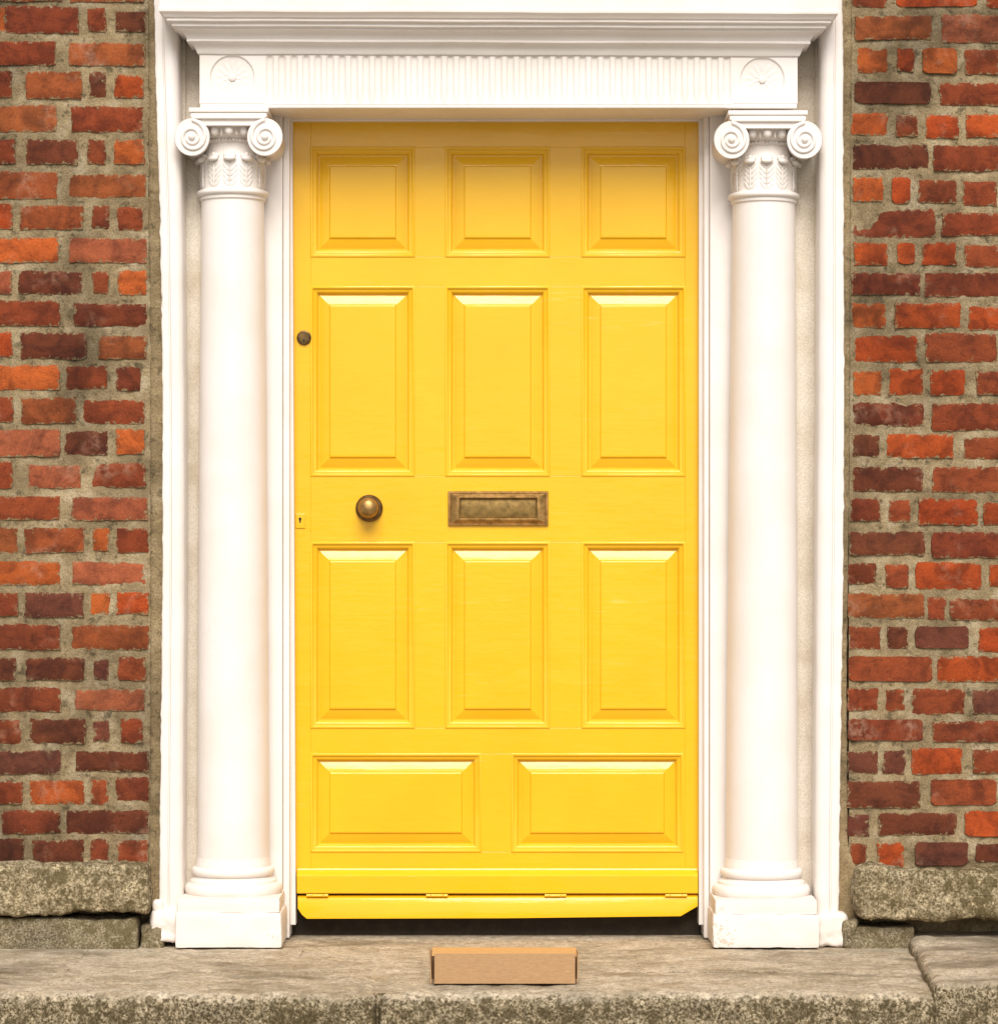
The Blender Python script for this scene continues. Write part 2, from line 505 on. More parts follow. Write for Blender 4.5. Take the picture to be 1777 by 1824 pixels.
right_bricks = conv([
 (150,375,-115,45,'R'),(435,960,-115,40,'B'),(1020,1400,-115,50,'B'),
 (165,665,100,255,'M'),(725,1300,90,275,'K'),
 (180,380,310,470,'O'),(440,548,310,465,'B'),(605,830,310,475,'O'),(880,1100,320,480,'R'),
 (165,655,530,670,'D'),(715,1300,535,680,'R'),
 (150,380,730,875,'O'),(435,575,745,880,'R'),(625,840,745,895,'B'),(890,1110,740,890,'B'),
 (150,640,935,1095,'D'),(675,1300,945,1110,'R'),
 (155,350,1150,1305,'O'),(405,525,1150,1320,'B'),(580,825,1165,1315,'R'),(870,1085,1180,1335,'R'),
 (150,690,1360,1540,'Q'),(730,1300,1380,1530,'R'),
 (160,380,1575,1720,'B'),(440,555,1575,1715,'B'),(605,820,1575,1720,'B'),(880,1110,1590,1730,'R')], SC, 1477, 0) + conv([
 (145,590,20,165,'Q'),(620,1300,20,175,'Q'),
 (150,365,220,380,'O'),(425,855,215,380,'B'),(905,1300,240,395,'B'),
 (160,570,430,600,'B'),(625,1090,415,600,'R'),
 (155,340,660,815,'O'),(385,610,645,815,'B'),(660,885,650,815,'B'),(955,1150,660,815,'R'),
 (145,615,865,1015,'Q'),(665,1300,870,1045,'R'),
 (150,325,1070,1215,'D'),(375,805,1070,1225,'B'),(875,1300,1090,1230,'R'),
 (155,605,1285,1440,'D'),(670,1300,1285,1445,'R'),
 (135,330,1490,1635,'Q'),(385,525,1500,1640,'R'),(575,965,1490,1660,'B'),(1000,1200,1515,1660,'B')], SC, 1477, 480) + conv([
 (125,615,-45,105,'D'),(665,1300,-45,125,'Q'),
 (120,305,160,295,'R'),(365,515,165,315,'R'),(560,985,150,330,'B'),(1040,1250,170,310,'B'),
 (120,615,355,515,'M'),(640,755,380,525,'R'),(785,1300,390,530,'R'),
 (130,335,570,715,'R'),(375,510,570,710,'D'),(560,905,570,710,'P'),(970,1200,575,735,'B'),
 (125,665,765,925,'R'),(700,1300,765,930,'B'),
 (120,320,975,1115,'R'),(370,490,975,1115,'R'),(540,880,975,1140,'R'),(930,1200,985,1140,'P'),
 (120,605,1175,1310,'Q'),(670,1300,1185,1320,'Q'),
 (120,315,1380,1520,'P'),(350,490,1375,1525,'P'),(535,865,1360,1530,'B'),(930,1200,1375,1525,'R'),
 (115,590,1575,1750,'D'),(655,1085,1565,1730,'R'),(1140,1500,1570,1740,'R')], SC, 1477, 960) + conv([
 (925,1050,165,285,'P'),(1105,1545,155,280,'D'),(1590,1900,145,285,'B'),
 (945,1035,325,450,'R'),(1095,1245,325,455,'B'),(1310,1605,320,450,'P'),(1650,1900,330,430,'D')], 1777/560, 1217, 1400)

def extend(bricks, side):
    """carry the courses on beyond the picture's edge, and up past its top"""
    rng = random.Random(3 + side)
    rows = []
    for b in sorted(bricks, key=lambda q: (q[2] + q[3]) / 2):
        c = (b[2] + b[3]) / 2
        if rows and abs(rows[-1][0] - c) < 22: rows[-1][1].append(b)
        else: rows.append([c, [b]])
    out = []
    def run(x, z0, z1, lim):
        res = []; st = rng.random() < 0.5
        while (x > lim) if side < 0 else (x < lim):
            wd = (rng.uniform(124, 136) if st else rng.uniform(58, 66)); st = not st
            g = rng.uniform(13, 18)
            a, b = (x - g - wd, x - g) if side < 0 else (x + g, x + g + wd)
            res.append((a, b, z0 + rng.uniform(-2, 2), z1 + rng.uniform(-2, 2), rng.choice('DRMBKPQRQB')))
            x = a if side < 0 else b
        return res
    lim = -330 if side < 0 else 2107
    for c, bs in rows:
        e = min(bs, key=lambda q: q[0]) if side < 0 else max(bs, key=lambda q: q[1])
        out += run(e[0] if side < 0 else e[1], e[2], e[3], lim)
    top = rows[0][0]
    for k in (1, 2):
        z = top - 57.5 * k
        out += run(275 if side < 0 else 1503, z - 21, z + 21, lim)
    return out

def brick_mesh(x0, x1, z0, z1, seed):
    rng = random.Random(seed)
    W, H = x1 - x0, z1 - z0
    nx, nz = max(5, int(W / 0.0085)), 7
    rad = rng.choice((0.001, 0.0015, 0.002, 0.004, 0.009 if seed > 500 else 0.003))
    ty, tx, off = rng.uniform(-0.03, 0.03), rng.uniform(-0.010, 0.010), rng.uniform(-0.0022, 0.0018)
    sk = rng.uniform(-0.012, 0.012)
    sv = Vector((seed * 1.37, seed * 0.71, seed * 2.3))
    vs, ed = [], []
    for j in range(nz + 1):
        for i in range(nx + 1):
            # vertices crowd towards the arrises
            u = i / nx; v = j / nz
            u = u + 0.10 * math.sin(2 * math.pi * u) * -0.6
            x, z = x0 + u * W, z0 + v * H
            qx = min(max(x, x0 + rad), x1 - rad); qz = min(max(z, z0 + rad), z1 - rad)
            d = Vector((x - qx, z - qz))
            if d.length > 1e-9: d = d.normalized() * rad
            x, z = qx + d.x, qz + d.y
            dist = min(u * W, (1 - u) * W, v * H, (1 - v) * H)
            e = max(0.0, 1 - dist / 0.012)
            p = Vector((x, 0, z)) + sv
            jx = noise.noise(p * 95) * 0.0030 + noise.noise(p * 28) * 0.0030
            jz = noise.noise((p + Vector((9, 4, 2))) * 95) * 0.0028 + noise.noise((p + Vector((3, 8, 1))) * 20) * 0.0026
            rim = i in (0, nx) or j in (0, nz)
            y = off + (x - (x0 + x1) / 2) * ty + (z - (z0 + z1) / 2) * tx
            y += noise.fractal(p * 38, 1.0, 2.0, 3) * 0.0012 + max(0.0, noise.noise(p * 17) - 0.45) * 0.008
            if rim: y += 0.0026
            vs.append((x + jx * max(e, 0.25), y, z + jz * max(e, 0.25) + (x - (x0 + x1) / 2) * sk))
            ed.append(e)
    fs = []
    m = nx + 1
    for j in range(nz):
        for i in range(nx):
            fs.append((j * m + i, j * m + i + 1, (j + 1) * m + i + 1, (j + 1) * m + i))
    loop = [i for i in range(nx)] + [j * m + nx for j in range(nz)] + [nz * m + i for i in range(nx, 0, -1)] + [j * m for j in range(nz, 0, -1)]
    b0 = len(vs)
    for k in loop:
        vs.append((vs[k][0], 0.03, vs[k][2])); ed.append(1.0)
    n = len(loop)
    for k in range(n):
        fs.append((loop[k], b0 + k, b0 + (k + 1) % n, loop[(k + 1) % n]))
    me = bpy.data.meshes.new('brick')
    me.from_pydata(vs, [], fs)
    at = me.attributes.new('edge', 'FLOAT', 'POINT')
    at.data.foreach_set('value', ed)
    return me

def mortar_sheet(name, x0, x1, z0, z1, mat, parent, base, amp, seed, res=0.0075, thick=0.06):
    nx, nz = max(2, int((x1 - x0) / res)), max(2, int((z1 - z0) / res))
    vs, fs = [], []
    sv = Vector((seed, seed * 2, seed * 3))
    for j in range(nz + 1):
        for i in range(nx + 1):
            x, z = x0 + (x1 - x0) * i / nx, z0 + (z1 - z0) * j / nz
            p = Vector((x, 0, z)) + sv
            y = base + noise.fractal(p * 30, 1.0, 2.0, 4) * amp
            vs.append((x, y, z))
    m = nx + 1
    for j in range(nz):
        for i in range(nx):
            fs.append((j * m + i, j * m + i + 1, (j + 1) * m + i + 1, (j + 1) * m + i))
    loop = [i for i in range(nx)] + [j * m + nx for j in range(nz)] + [nz * m + i for i in range(nx, 0, -1)] + [j * m for j in range(nz, 0, -1)]
    b0 = len(vs)
    for k in loop: vs.append((vs[k][0], base + thick, vs[k][2]))
    n = len(loop)
    for k in range(n): fs.append((loop[k], b0 + k, b0 + (k + 1) % n, loop[(k + 1) % n]))
    fs.append(tuple(range(b0 + n - 1, b0 - 1, -1)))
    return mesh(name, vs, fs, mat, parent, 60)

wall_l = empty('brick_wall', (X(130), 0.05, 0), 'weathered red brick wall beside a wide grey cement strip, on the doorknob side', 'brick wall', 'brick walls flanking the doorway')
wall_r = empty('brick_wall', (X(1650), 0.05, 0), 'weathered orange-red brick wall with rounded chipped bricks, hinge side of the yellow door', 'brick wall', 'brick walls flanking the doorway')
TOPZ = Z(-150)
for wall, bricks, side in ((wall_l, left_bricks, -1), (wall_r, right_bricks, 1)):
    rng = random.Random(11 + side)
    for k, (a, b, c, d, col) in enumerate(bricks + extend(bricks, side)):
        me = brick_mesh(X(a), X(b), Z(d), Z(c), k + 1 + (500 if side > 0 else 0))
        o = link('brick', me, M_brick, wall, 24)
        cc = lin(PAL[col], 0.56)
        j = rng.uniform(0.86, 1.14); h = rng.uniform(0.93, 1.07)
        o.color = (cc[0] * j, cc[1] * j * h, cc[2] * j * h, 1)
    if side < 0: xa, xb = X(-360), X(272)
    else: xa, xb = X(1512), X(2137)
    mortar_sheet('mortar_bed', xa, xb, Z(1556), TOPZ, M_mortar, wall, 0.0050, 0.0026, 3 + side)
    # the wall behind the facing, so that nothing shines through
    box('wall_core', xa - 0.02 if side < 0 else X(1499), X(276) if side < 0 else xb + 0.02, 0.066, 0.42, -0.16, TOPZ, M_mortar, wall, 0)
# cement fillets between bricks and doorcase
def fillet(pairs, parent, seed):
    """pairs: (py, x_left, x_right); a lumpy smear of cement"""
    vs, fs = [], []
    zs = []
    nseg = 300
    py0, py1 = pairs[0][0], pairs[-1][0]
    nxx = 8
    for k in range(nseg + 1):
        py = py0 + (py1 - py0) * k / nseg
        for q in range(len(pairs) - 1):
            if pairs[q][0] <= py <= pairs[q + 1][0]: break
        t = (py - pairs[q][0]) / (pairs[q + 1][0] - pairs[q][0])
        xl = pairs[q][1] * (1 - t) + pairs[q + 1][1] * t; xr = pairs[q][2] * (1 - t) + pairs[q + 1][2] * t
        for i in range(nxx + 1):
            u = i / nxx
            x = X(xl + (xr - xl) * u); z = Z(py)
            p = Vector((x + seed, 0, z))
            y = -0.001 + noise.fractal(p * 26, 1, 2, 4) * 0.003
            if i in (0, nxx):
                y += 0.006
                x += noise.noise(p * 45) * 0.0018
            vs.append((x, y, z))
        vs.append((vs[-1][0], 0.062, vs[-1][2])); vs.append((vs[-nxx - 2][0], 0.062, vs[-1][2]))
    m = nxx + 3
    for k in range(nseg):
        for i in range(nxx):
            fs.append((k * m + i, (k + 1) * m + i, (k + 1) * m + i + 1, k * m + i + 1))
        fs.append((k * m + nxx, (k + 1) * m + nxx, (k + 1) * m + nxx + 1, k * m + nxx + 1))
        fs.append((k * m + nxx + 2, (k + 1) * m + nxx + 2, (k + 1) * m, k * m))
    return mesh('cement_strip', vs, fs, M_render, parent, 60)
fillet([(-150, 263, 300), (400, 264, 300), (620, 267, 300), (1000, 267, 300), (1400, 266, 300), (1612, 263, 300)], wall_l, 1)
fillet([(-150, 1490, 1519), (300, 1490, 1516), (800, 1490, 1514), (1200, 1490, 1508), (1500, 1486, 1510), (1550, 1485, 1527), (1655, 1485, 1529)], wall_r, 5)

# base stones of the walls
def sag(amount, fx=5.0, ph=0.0, bottom=True, zmid=0.0):
    def f(p):
        if (p.z < zmid) == bottom: p.z += math.sin(p.x * fx + ph) * amount + noise.noise(p * 9) * amount
        return p
    return f
yb = -0.075
rock('base_stone', X(-330, yb), X(263, yb), yb, 0.06, Z(1629, yb), Z(1541, yb), M_plinth, wall_l, 0.009, 0.011, 0.0085, 15, 3, shape=sag(0.006, 7, 1, True, Z(1600, yb)))
rock('base_stone', X(-330, yb), X(241, yb), -0.055, 0.06, -0.02, Z(1636, -0.055), M_slate, wall_l, 0.011, 0.008, 0.0065, 14, 8)
rock('base_stone', X(244, yb), X(285, yb), -0.035, 0.06, -0.02, Z(1646, -0.035), M_slate, wall_l, 0.012, 0.008, 0.006, 12, 9)
yr = -0.085
rock('base_stone', X(1527, yr), X(2110, yr), yr, 0.06, Z(1641, yr), Z(1548, yr), M_plinth, wall_r, 0.009, 0.018, 0.0100, 14, 21, shape=sag(0.009, 9, 0.4, False, Z(1590, yr)))
rock('base_stone', X(1515, yb), X(1634, yb), -0.045, 0.06, -0.02, Z(1650, -0.045), M_slate, wall_r, 0.013, 0.010, 0.006, 10, 15)
rock('base_stone', X(1503, yb), X(1530, yb), -0.05, 0.06, Z(1692, -0.05), Z(1640, -0.05), M_slate, wall_r, 0.008, 0.012, 0.009, 18, 31)

# ------------------------------------------------------------------ doorstep
step = empty('doorstep', (0, -0.3, -0.17), 'long worn granite doorstep of several slabs below the yellow door', 'step')
FY = -0.79
g = 0.003
def slab(x0, x1, y0, y1, zt, seed, rad=0.008, amp=0.0022, name='step_stone', zb=-0.168):
    return rock(name, x0 + g, x1 - g, y0 + g, y1 - g, zb, zt, M_step, step, 0.02, rad, amp, 8, seed)
kx = [-2.1, -0.2625, 0.972]
for i in range(len(kx) - 1):
    rock('step_stone', kx[i] + 0.002, kx[i + 1] - 0.002, FY, -0.452 - 0.002, -0.168, 0.0, M_step, step, 0.0125, 0.026, 0.0055, 13, 40 + i)
bx_ = [-2.1, -0.996, -0.725, -0.472, 0.33, 0.665, 1.005]
for i in range(len(bx_) - 1):
    slab(bx_[i] - g * 0.7, bx_[i + 1] + g * 0.7, -0.452 - g * 0.7, -0.055 + g * 0.7, -0.001 - 0.0012 * (i % 2), 50 + i)
slab(X(505), X(1262), -0.055, 0.19, -0.003, 91, 0.004, 0.0014, 'sill_stone')
# the taller block that butts against the step at its end
def slant(p):
    p.x -= (p.y + 0.3) * -0.075 if p.x < 1.1 else 0
    return p
rock('step_stone', 0.992, 2.1, FY + 0.002, 0.11, -0.168, 0.024, M_step, step, 0.0155, 0.024, 0.0050, 8, 77, shape=slant)
box('step_bedding', -2.08, 2.08, FY + 0.03, 0.3, -0.1695, -0.0040, M_step, step, 0)
box('threshold', X(500), X(1270), 0.205, 0.3, -0.008, 0.125, M_sill, step, 0.004)

# ------------------------------------------------------------------ doorcase: outer mouldings, base blocks, backing stone, jambs
case = empty('door_surround', (0, 0.1, 0), 'white moulded outer frame and inner jambs enclosing columns and yellow door', 'door frame')
def frame_side(path, prof, sgn):
    """path: (py, x_outer, width_px); prof: (u 0..1 from outer to inner, y)"""
    vs, fs = [], []
    n = 170
    py0, py1 = path[0][0], path[-1][0]
    m = len(prof)
    for k in range(n + 1):
        py = py0 + (py1 - py0) * k / n
        for q in range(len(path) - 1):
            if path[q][0] <= py <= path[q + 1][0]: break
        t = (py - path[q][0]) / (path[q + 1][0] - path[q][0])
        xo = path[q][1] * (1 - t) + path[q + 1][1] * t; wd = path[q][2] * (1 - t) + path[q + 1][2] * t
        for i, (u, y) in enumerate(prof):
            wob = noise.noise(Vector((sgn * 3, py * 0.012, u * 2))) * 0.8
            if u < 0.05: wob += noise.noise(Vector((sgn * 5, py * 0.09, 1))) * 1.6 + max(0, noise.noise(Vector((sgn * 5, py * 0.035, 4)))) * -2.5
            xx = xo - sgn * (u * wd + wob)
            vs.append((X(xx), y + noise.noise(Vector((u * 3, py * 0.02, sgn))) * 0.0008, Z(py)))
    for k in range(n):
        for i in range(m - 1):
            f = (k * m + i, (k + 1) * m + i, (k + 1) * m + i + 1, k * m + i + 1)
            fs.append(f if sgn < 0 else f[::-1])
    return mesh('side_moulding', vs, fs, M_white, case, 30)
PR = [(0.0, 0.03), (0.0, -0.006), (0.03, -0.010), (0.10, -0.0125), (0.30, -0.013), (0.345, -0.012), (0.37, -0.0085), (0.40, -0.0085), (0.425, -0.013),
      (0.46, -0.0155), (0.70, -0.0155), (0.80, -0.0135), (0.90, -0.008), (0.97, -0.002), (1.0, 0.006), (1.0, 0.10)]
frame_side([(-150, 275, 44), (0, 275, 44), (100, 277, 40), (200, 279, 41), (400, 286, 39), (700, 290, 38), (1000, 290, 39), (1300, 287, 40), (1500, 285, 41), (1628, 284, 42)], PR, -1)
frame_side([(-150, 1500, 40), (0, 1499, 38), (100, 1501, 40), (300, 1501, 42), (700, 1503, 46), (1000, 1501, 47), (1300, 1497, 45), (1500, 1494, 43), (1640, 1493, 41)], PR, 1)
def lump(p):
    return p
rock('base_block', X(268, -.03), X(320, -.03), -0.035, 0.06, Z(1681, -.035), Z(1620, -.035), M_worn, case, 0.006, 0.011, 0.006, 26, 61)
rock('base_block', X(1454, -.03), X(1508, -.03), -0.035, 0.06, Z(1687, -.035), Z(1628, -.035), M_worn, case, 0.006, 0.011, 0.006, 26, 67)
rock('base_block', X(271, -.02), X(290, -.02), -0.024, 0.04, Z(1625, -.02), Z(1604, -.02), M_worn, case, 0.006, 0.008, 0.004, 20, 69)
# dusty stone behind the columns
box('backing_stone', X(312, .1), X(440, .1), 0.084, 0.35, 0.0, TOPZ, M_back, case, 0.001)
box('backing_stone', X(1330, .1), X(1480, .1), 0.084, 0.35, 0.0, TOPZ, M_back, case, 0.001)
# rounded cove between backing and moulding
for (a, b) in ((318, 333), (1449, 1460)):
    box('backing_bead', X(a, .1), X(b, .1), 0.072, 0.13, 0.0, TOPZ, M_back, case, 0.006, 3)
# flat jamb pilasters beside the door
ZS = Z(192, -0.03)
for s, (a, b, c) in ((-1, (432, 503, 516)), (1, (1343, 1264, 1253))):
    x0, x1 = sorted((X(a, .1), X(b, .1)))
    box('jamb', x0, x1, 0.098, 0.34, 0.0, ZS + 0.02, M_white, case, 0.0025)
    x0, x1 = sorted((X(b, .1) + 0.0003 * s * -1, X(c, .12)))
    box('jamb', x0, x1, 0.112, 0.34, 0.0, ZS + 0.02, M_white, case, 0.003)
# thin lining strips against the door leaf
for (t0, b0, t1, b1) in ((511, 517, 520.5, 526.5), (1258, 1258, 1244.5, 1244.5)):
    y0 = 0.142
    pts = [(X(t0, y0), ZS + 0.01), (X(b0, y0), Z(1648, y0)), (X(b1, y0), Z(1648, y0)), (X(t1, y0), ZS + 0.01)]
    poly_extrude('lining', pts, y0, 0.335, M_white, case, 0.0015)
box('head_bead', X(505, .15), X(1260, .15), 0.148, 0.33, ZS - 0.004, ZS + 0.03, M_white, case, 0.003)

# ------------------------------------------------------------------ entablature
ent = empty('entablature', (0, 0.1, ZS), 'white entablature with fluted frieze, two rosettes and stepped cornice above door', 'entablature')
yf = -0.03
FZ0, FZ1 = Z(192, yf), Z(90, yf)
xa, xb, xc, xd = X(355.5, yf), X(470, yf), X(1305, yf), X(1420, yf)
box('frieze_block', xa, xd, -0.016, 0.34, FZ0 + 0.003, FZ1 + 0.2, M_white, ent, 0)
# underside and front strips of the lintel
box('lintel', xa + 0.001, xd - 0.001, yf + 0.0006, 0.33, FZ0, Z(184, yf), M_white, ent, 0.0025)
box('frieze_fillet', xb - 0.004, xc + 0.004, yf + 0.0004, -0.01, Z(97, yf), Z(86, yf), M_white, ent, 0.0015)
# fluted part: one tile per flute
NFL = 39
pitch = (xc - xb) / NFL
fh0, fh1 = Z(185, yf), Z(95.5, yf)
def flute_mesh():
    nu = 12
    us = [i / nu for i in range(nu + 1)]
    H = fh1 - fh0
    rad = pitch * 0.33
    cz = H - rad - 0.0035
    zs = [0.0, 0.002, 0.006, 0.012, 0.03, H * 0.5] + [cz - 0.004] + [cz + rad * math.sin(R(a)) for a in (0, 20, 40, 55, 68, 80, 90, 99)] + [H]
    vs, fs = [], []
    for z in zs:
        for u in us:
            x = u * pitch - pitch / 2
            dx = abs(x)
            dz = max(0.0, z - cz)
            db = max(0.0, 0.010 - z)
            r = math.sqrt(dx * dx + dz * dz)
            d = 0.0
            if r < rad:
                d = 0.0052 * math.sqrt(1 - (r / rad) ** 2)
                d *= min(1.0, max(0.0, (z - 0.002) / 0.010)) ** 0.5 if z < 0.012 else 1.0
            vs.append((x, d, z))
    m = nu + 1
    for j in range(len(zs) - 1):
        for i in range(nu):
            fs.append((j * m + i, j * m + i + 1, (j + 1) * m + i + 1, (j + 1) * m + i))
    me = bpy.data.meshes.new('flute')
    me.from_pydata(vs, [], fs)
    return me
fm = flute_mesh()
for k in range(NFL):
    o = link('flute', fm, M_white, None, 50)
    o.location = (xb + pitch * (k + 0.5), yf, fh0)
    adopt(o, ent)
# end blocks with a sunk roundel
petal_me = None
def roundel(cxp, czp, x0, x1):
    global petal_me
    cx, cz, r = X(cxp, yf), Z(czp, yf), L(40, yf)
    z0, z1 = Z(184, yf) , Z(86, yf)
    n = 64
    vs, fs = [], []
    for i in range(n):
        a = 2 * math.pi * i / n + math.pi / n
        ca, sa = math.cos(a), math.sin(a)
        tx = ((x1 - cx) if ca > 0 else (x0 - cx)) / ca if abs(ca) > 1e-6 else 1e9
        tz = ((z1 - cz) if sa > 0 else (z0 - cz)) / sa if abs(sa) > 1e-6 else 1e9
        t = min(tx, tz)
        ox, oz = cx + ca * t, cz + sa * t
        # snap the nearest samples onto the corners
        for (qx, qz) in ((x0, z0), (x0, z1), (x1, z0), (x1, z1)):
            if math.hypot(ox - qx, oz - qz) < 0.0065: ox, oz = qx, qz
        ring = [(ox, -0.0165, oz), (ox, yf, oz)]
        for (q, y) in ((1.0, yf), (0.975, yf + 0.0015), (0.955, yf + 0.004), (0.93, yf + 0.0052), (0.5, yf + 0.006), (0.0, yf + 0.006)):
            ring.append((cx + ca * r * q, y, cz + sa * r * q))
        vs += ring
    m = 8
    for i in range(n):
        j = (i + 1) % n
        for k in range(m - 1): fs.append((i * m + k, j * m + k, j * m + k + 1, i * m + k + 1))
    bm = bmesh.new()
    bv = [bm.verts.new(v) for v in vs]
    for f in fs:
        try: bm.faces.new([bv[i] for i in f])
        except ValueError: pass
    bmesh.ops.remove_doubles(bm, verts=bm.verts, dist=1e-6)
    blk = from_bm('rosette_block', bm, M_white, ent, 30)
    if petal_me is None:
        b = bmesh.new()
        bm_ellipsoid(b, (0, 0, 0.62), (0.135, 0.15, 0.28), None, 10, 8)
        bm_ellipsoid(b, (-0.075, 0, 0.86), (0.085, 0.15, 0.10), None, 8, 6)
        bm_ellipsoid(b, (0.075, 0, 0.86), (0.085, 0.15, 0.10), None, 8, 6)
        bmesh.ops.recalc_face_normals(b, faces=b.faces)
        petal_me = bpy.data.meshes.new('petal'); b.to_mesh(petal_me); b.free()
    for ring_i, (cnt, sc, dy, ph) in enumerate(((13, 1.0, 0.0, 0), (9, 0.50, -0.0008, 0.3))):
        for k in range(cnt):
            o = link('petal', petal_me, M_white, None, 60)
            o.location = (cx, yf + 0.0065 + dy, cz)
            o.rotation_euler = (0, 2 * math.pi * k / cnt + ph, 0)
            o.scale = (r * 0.95 * sc, r * 0.165 * sc, r * 0.97 * sc)
            o.parent = blk
    lathe('boss', [(r * 0.17, yf + 0.0095), (r * 0.165, yf + 0.0025), (r * 0.12, yf + 0.001), (r * 0.06, yf + 0.0003), (0, yf)], cx, 0, M_white, blk, 20, 'Y', cz)
roundel(413.5, 137, xa, xb)
roundel(1357.5, 141, xc, xd)
# cornice: a stepped profile carried round both ends
def cornice():
    # (projection beyond the frieze in px, height in photo px at the frieze plane)
    pr = [(-8, 92), (3, 92), (4.5, 90), (6, 85), (9, 79), (13.5, 75), (16, 74.2), (16.5, 73.8), (20, 73.5), (21, 72.5), (21, 70), (20.2, 69), (21.5, 66), (25, 60.5),
          (30, 56.5), (35, 54.8), (37, 54.6), (37.5, 51), (44, 50), (45, 49.4), (45, 45), (46, 43.5), (52, 42.5), (53, 41.5), (53, 38), (54, 37),
          (57, 36), (59, 33), (62, 30.5), (65, 28), (66, 24), (65.5, 20.5), (64, 19.5), (64.2, 17), (64.2, -60), (-8, -60)]
    y_f = yf
    vs, fs = [], []
    m = len(pr)
    n = 90
    x0, x1 = xa, xd
    def sect(px, dirx, wob):
        r = []
        for (o, h) in pr:
            oo = L(o, -0.06)
            z = Z(h, -0.06 if h > 0 else -0.06) + wob
            r.append((px + dirx * oo, y_f - oo, z))
        return r
    secs = []
    # return at the left (runs back to the wall), mitre, front, mitre, return
    back = [(x0 - L(o, -0.06), 0.05, Z(h, -0.06)) for (o, h) in pr]
    secs.append(back)
    for k in range(n + 1):
        t = k / n
        if k == 0: s = sect(x0, -1, 0)
        elif k == n: s = sect(x1, 1, 0)
        else:
            s = []
            for q, (o, h) in enumerate(pr):
                oo = L(o, -0.06)
                xx = (x0 - oo) * (1 - t) + (x1 + oo) * t
                wb = noise.noise(Vector((xx * 5, h * 0.05, 2))) * 0.0011 + noise.noise(Vector((xx * 22, h * 0.2, 7))) * 0.0005
                s.append((xx, y_f - oo, Z(h, -0.06) + wb))
        s = [(p[0], p[1], p[2] - (p[0] - x0) / (x1 - x0) * L(4)) for p in s]
        secs.append(s)
    back2 = [(x1 + L(o, -0.06), 0.05, Z(h + 4, -0.06)) for (o, h) in pr]
    secs.append(back2)
    for s in secs: vs += s
    for k in range(len(secs) - 1):
        for i in range(m - 1):
            fs.append((k * m + i, k * m + i + 1, (k + 1) * m + i + 1, (k + 1) * m + i))
    bm = bmesh.new()
    bv = [bm.verts.new(v) for v in vs]
    for f in fs: bm.faces.new([bv[i] for i in f])
    return from_bm('cornice', bm, M_white, ent, 28)
cornice()
box('fascia_board', X(300), X(1490), -0.02, 0.3, Z(-60), TOPZ, M_white, ent, 0.003)

# ------------------------------------------------------------------ columns
def spiral_ridge(cx, cz, y, sgn, r0, r1, turns, w0, w1):
    vs, fs = [], []
    n = 96; m = 7
    for k in range(n + 1):
        t = k / n
        a = math.pi / 2 + sgn * turns * 2 * math.pi * t
        r = r0 * (r1 / r0) ** (t ** 0.85)
        wd = w0 + (w1 - w0) * t
        ca, sa = math.cos(a), math.sin(a)
        for i in range(m):
            b = math.pi * i / (m - 1)
            rr = r + wd * math.cos(b)
            vs.append((cx + ca * rr, y - math.sin(b) * wd * 0.95 + (0.004 if i in (0, m - 1) else 0) - 0.002 * t, cz + sa * rr * 1.06))
    for k in range(n):
        for i in range(m - 1):
            f = (k * m + i, k * m + i + 1, (k + 1) * m + i + 1, (k + 1) * m + i)
            fs.append(f)
    return vs, fs

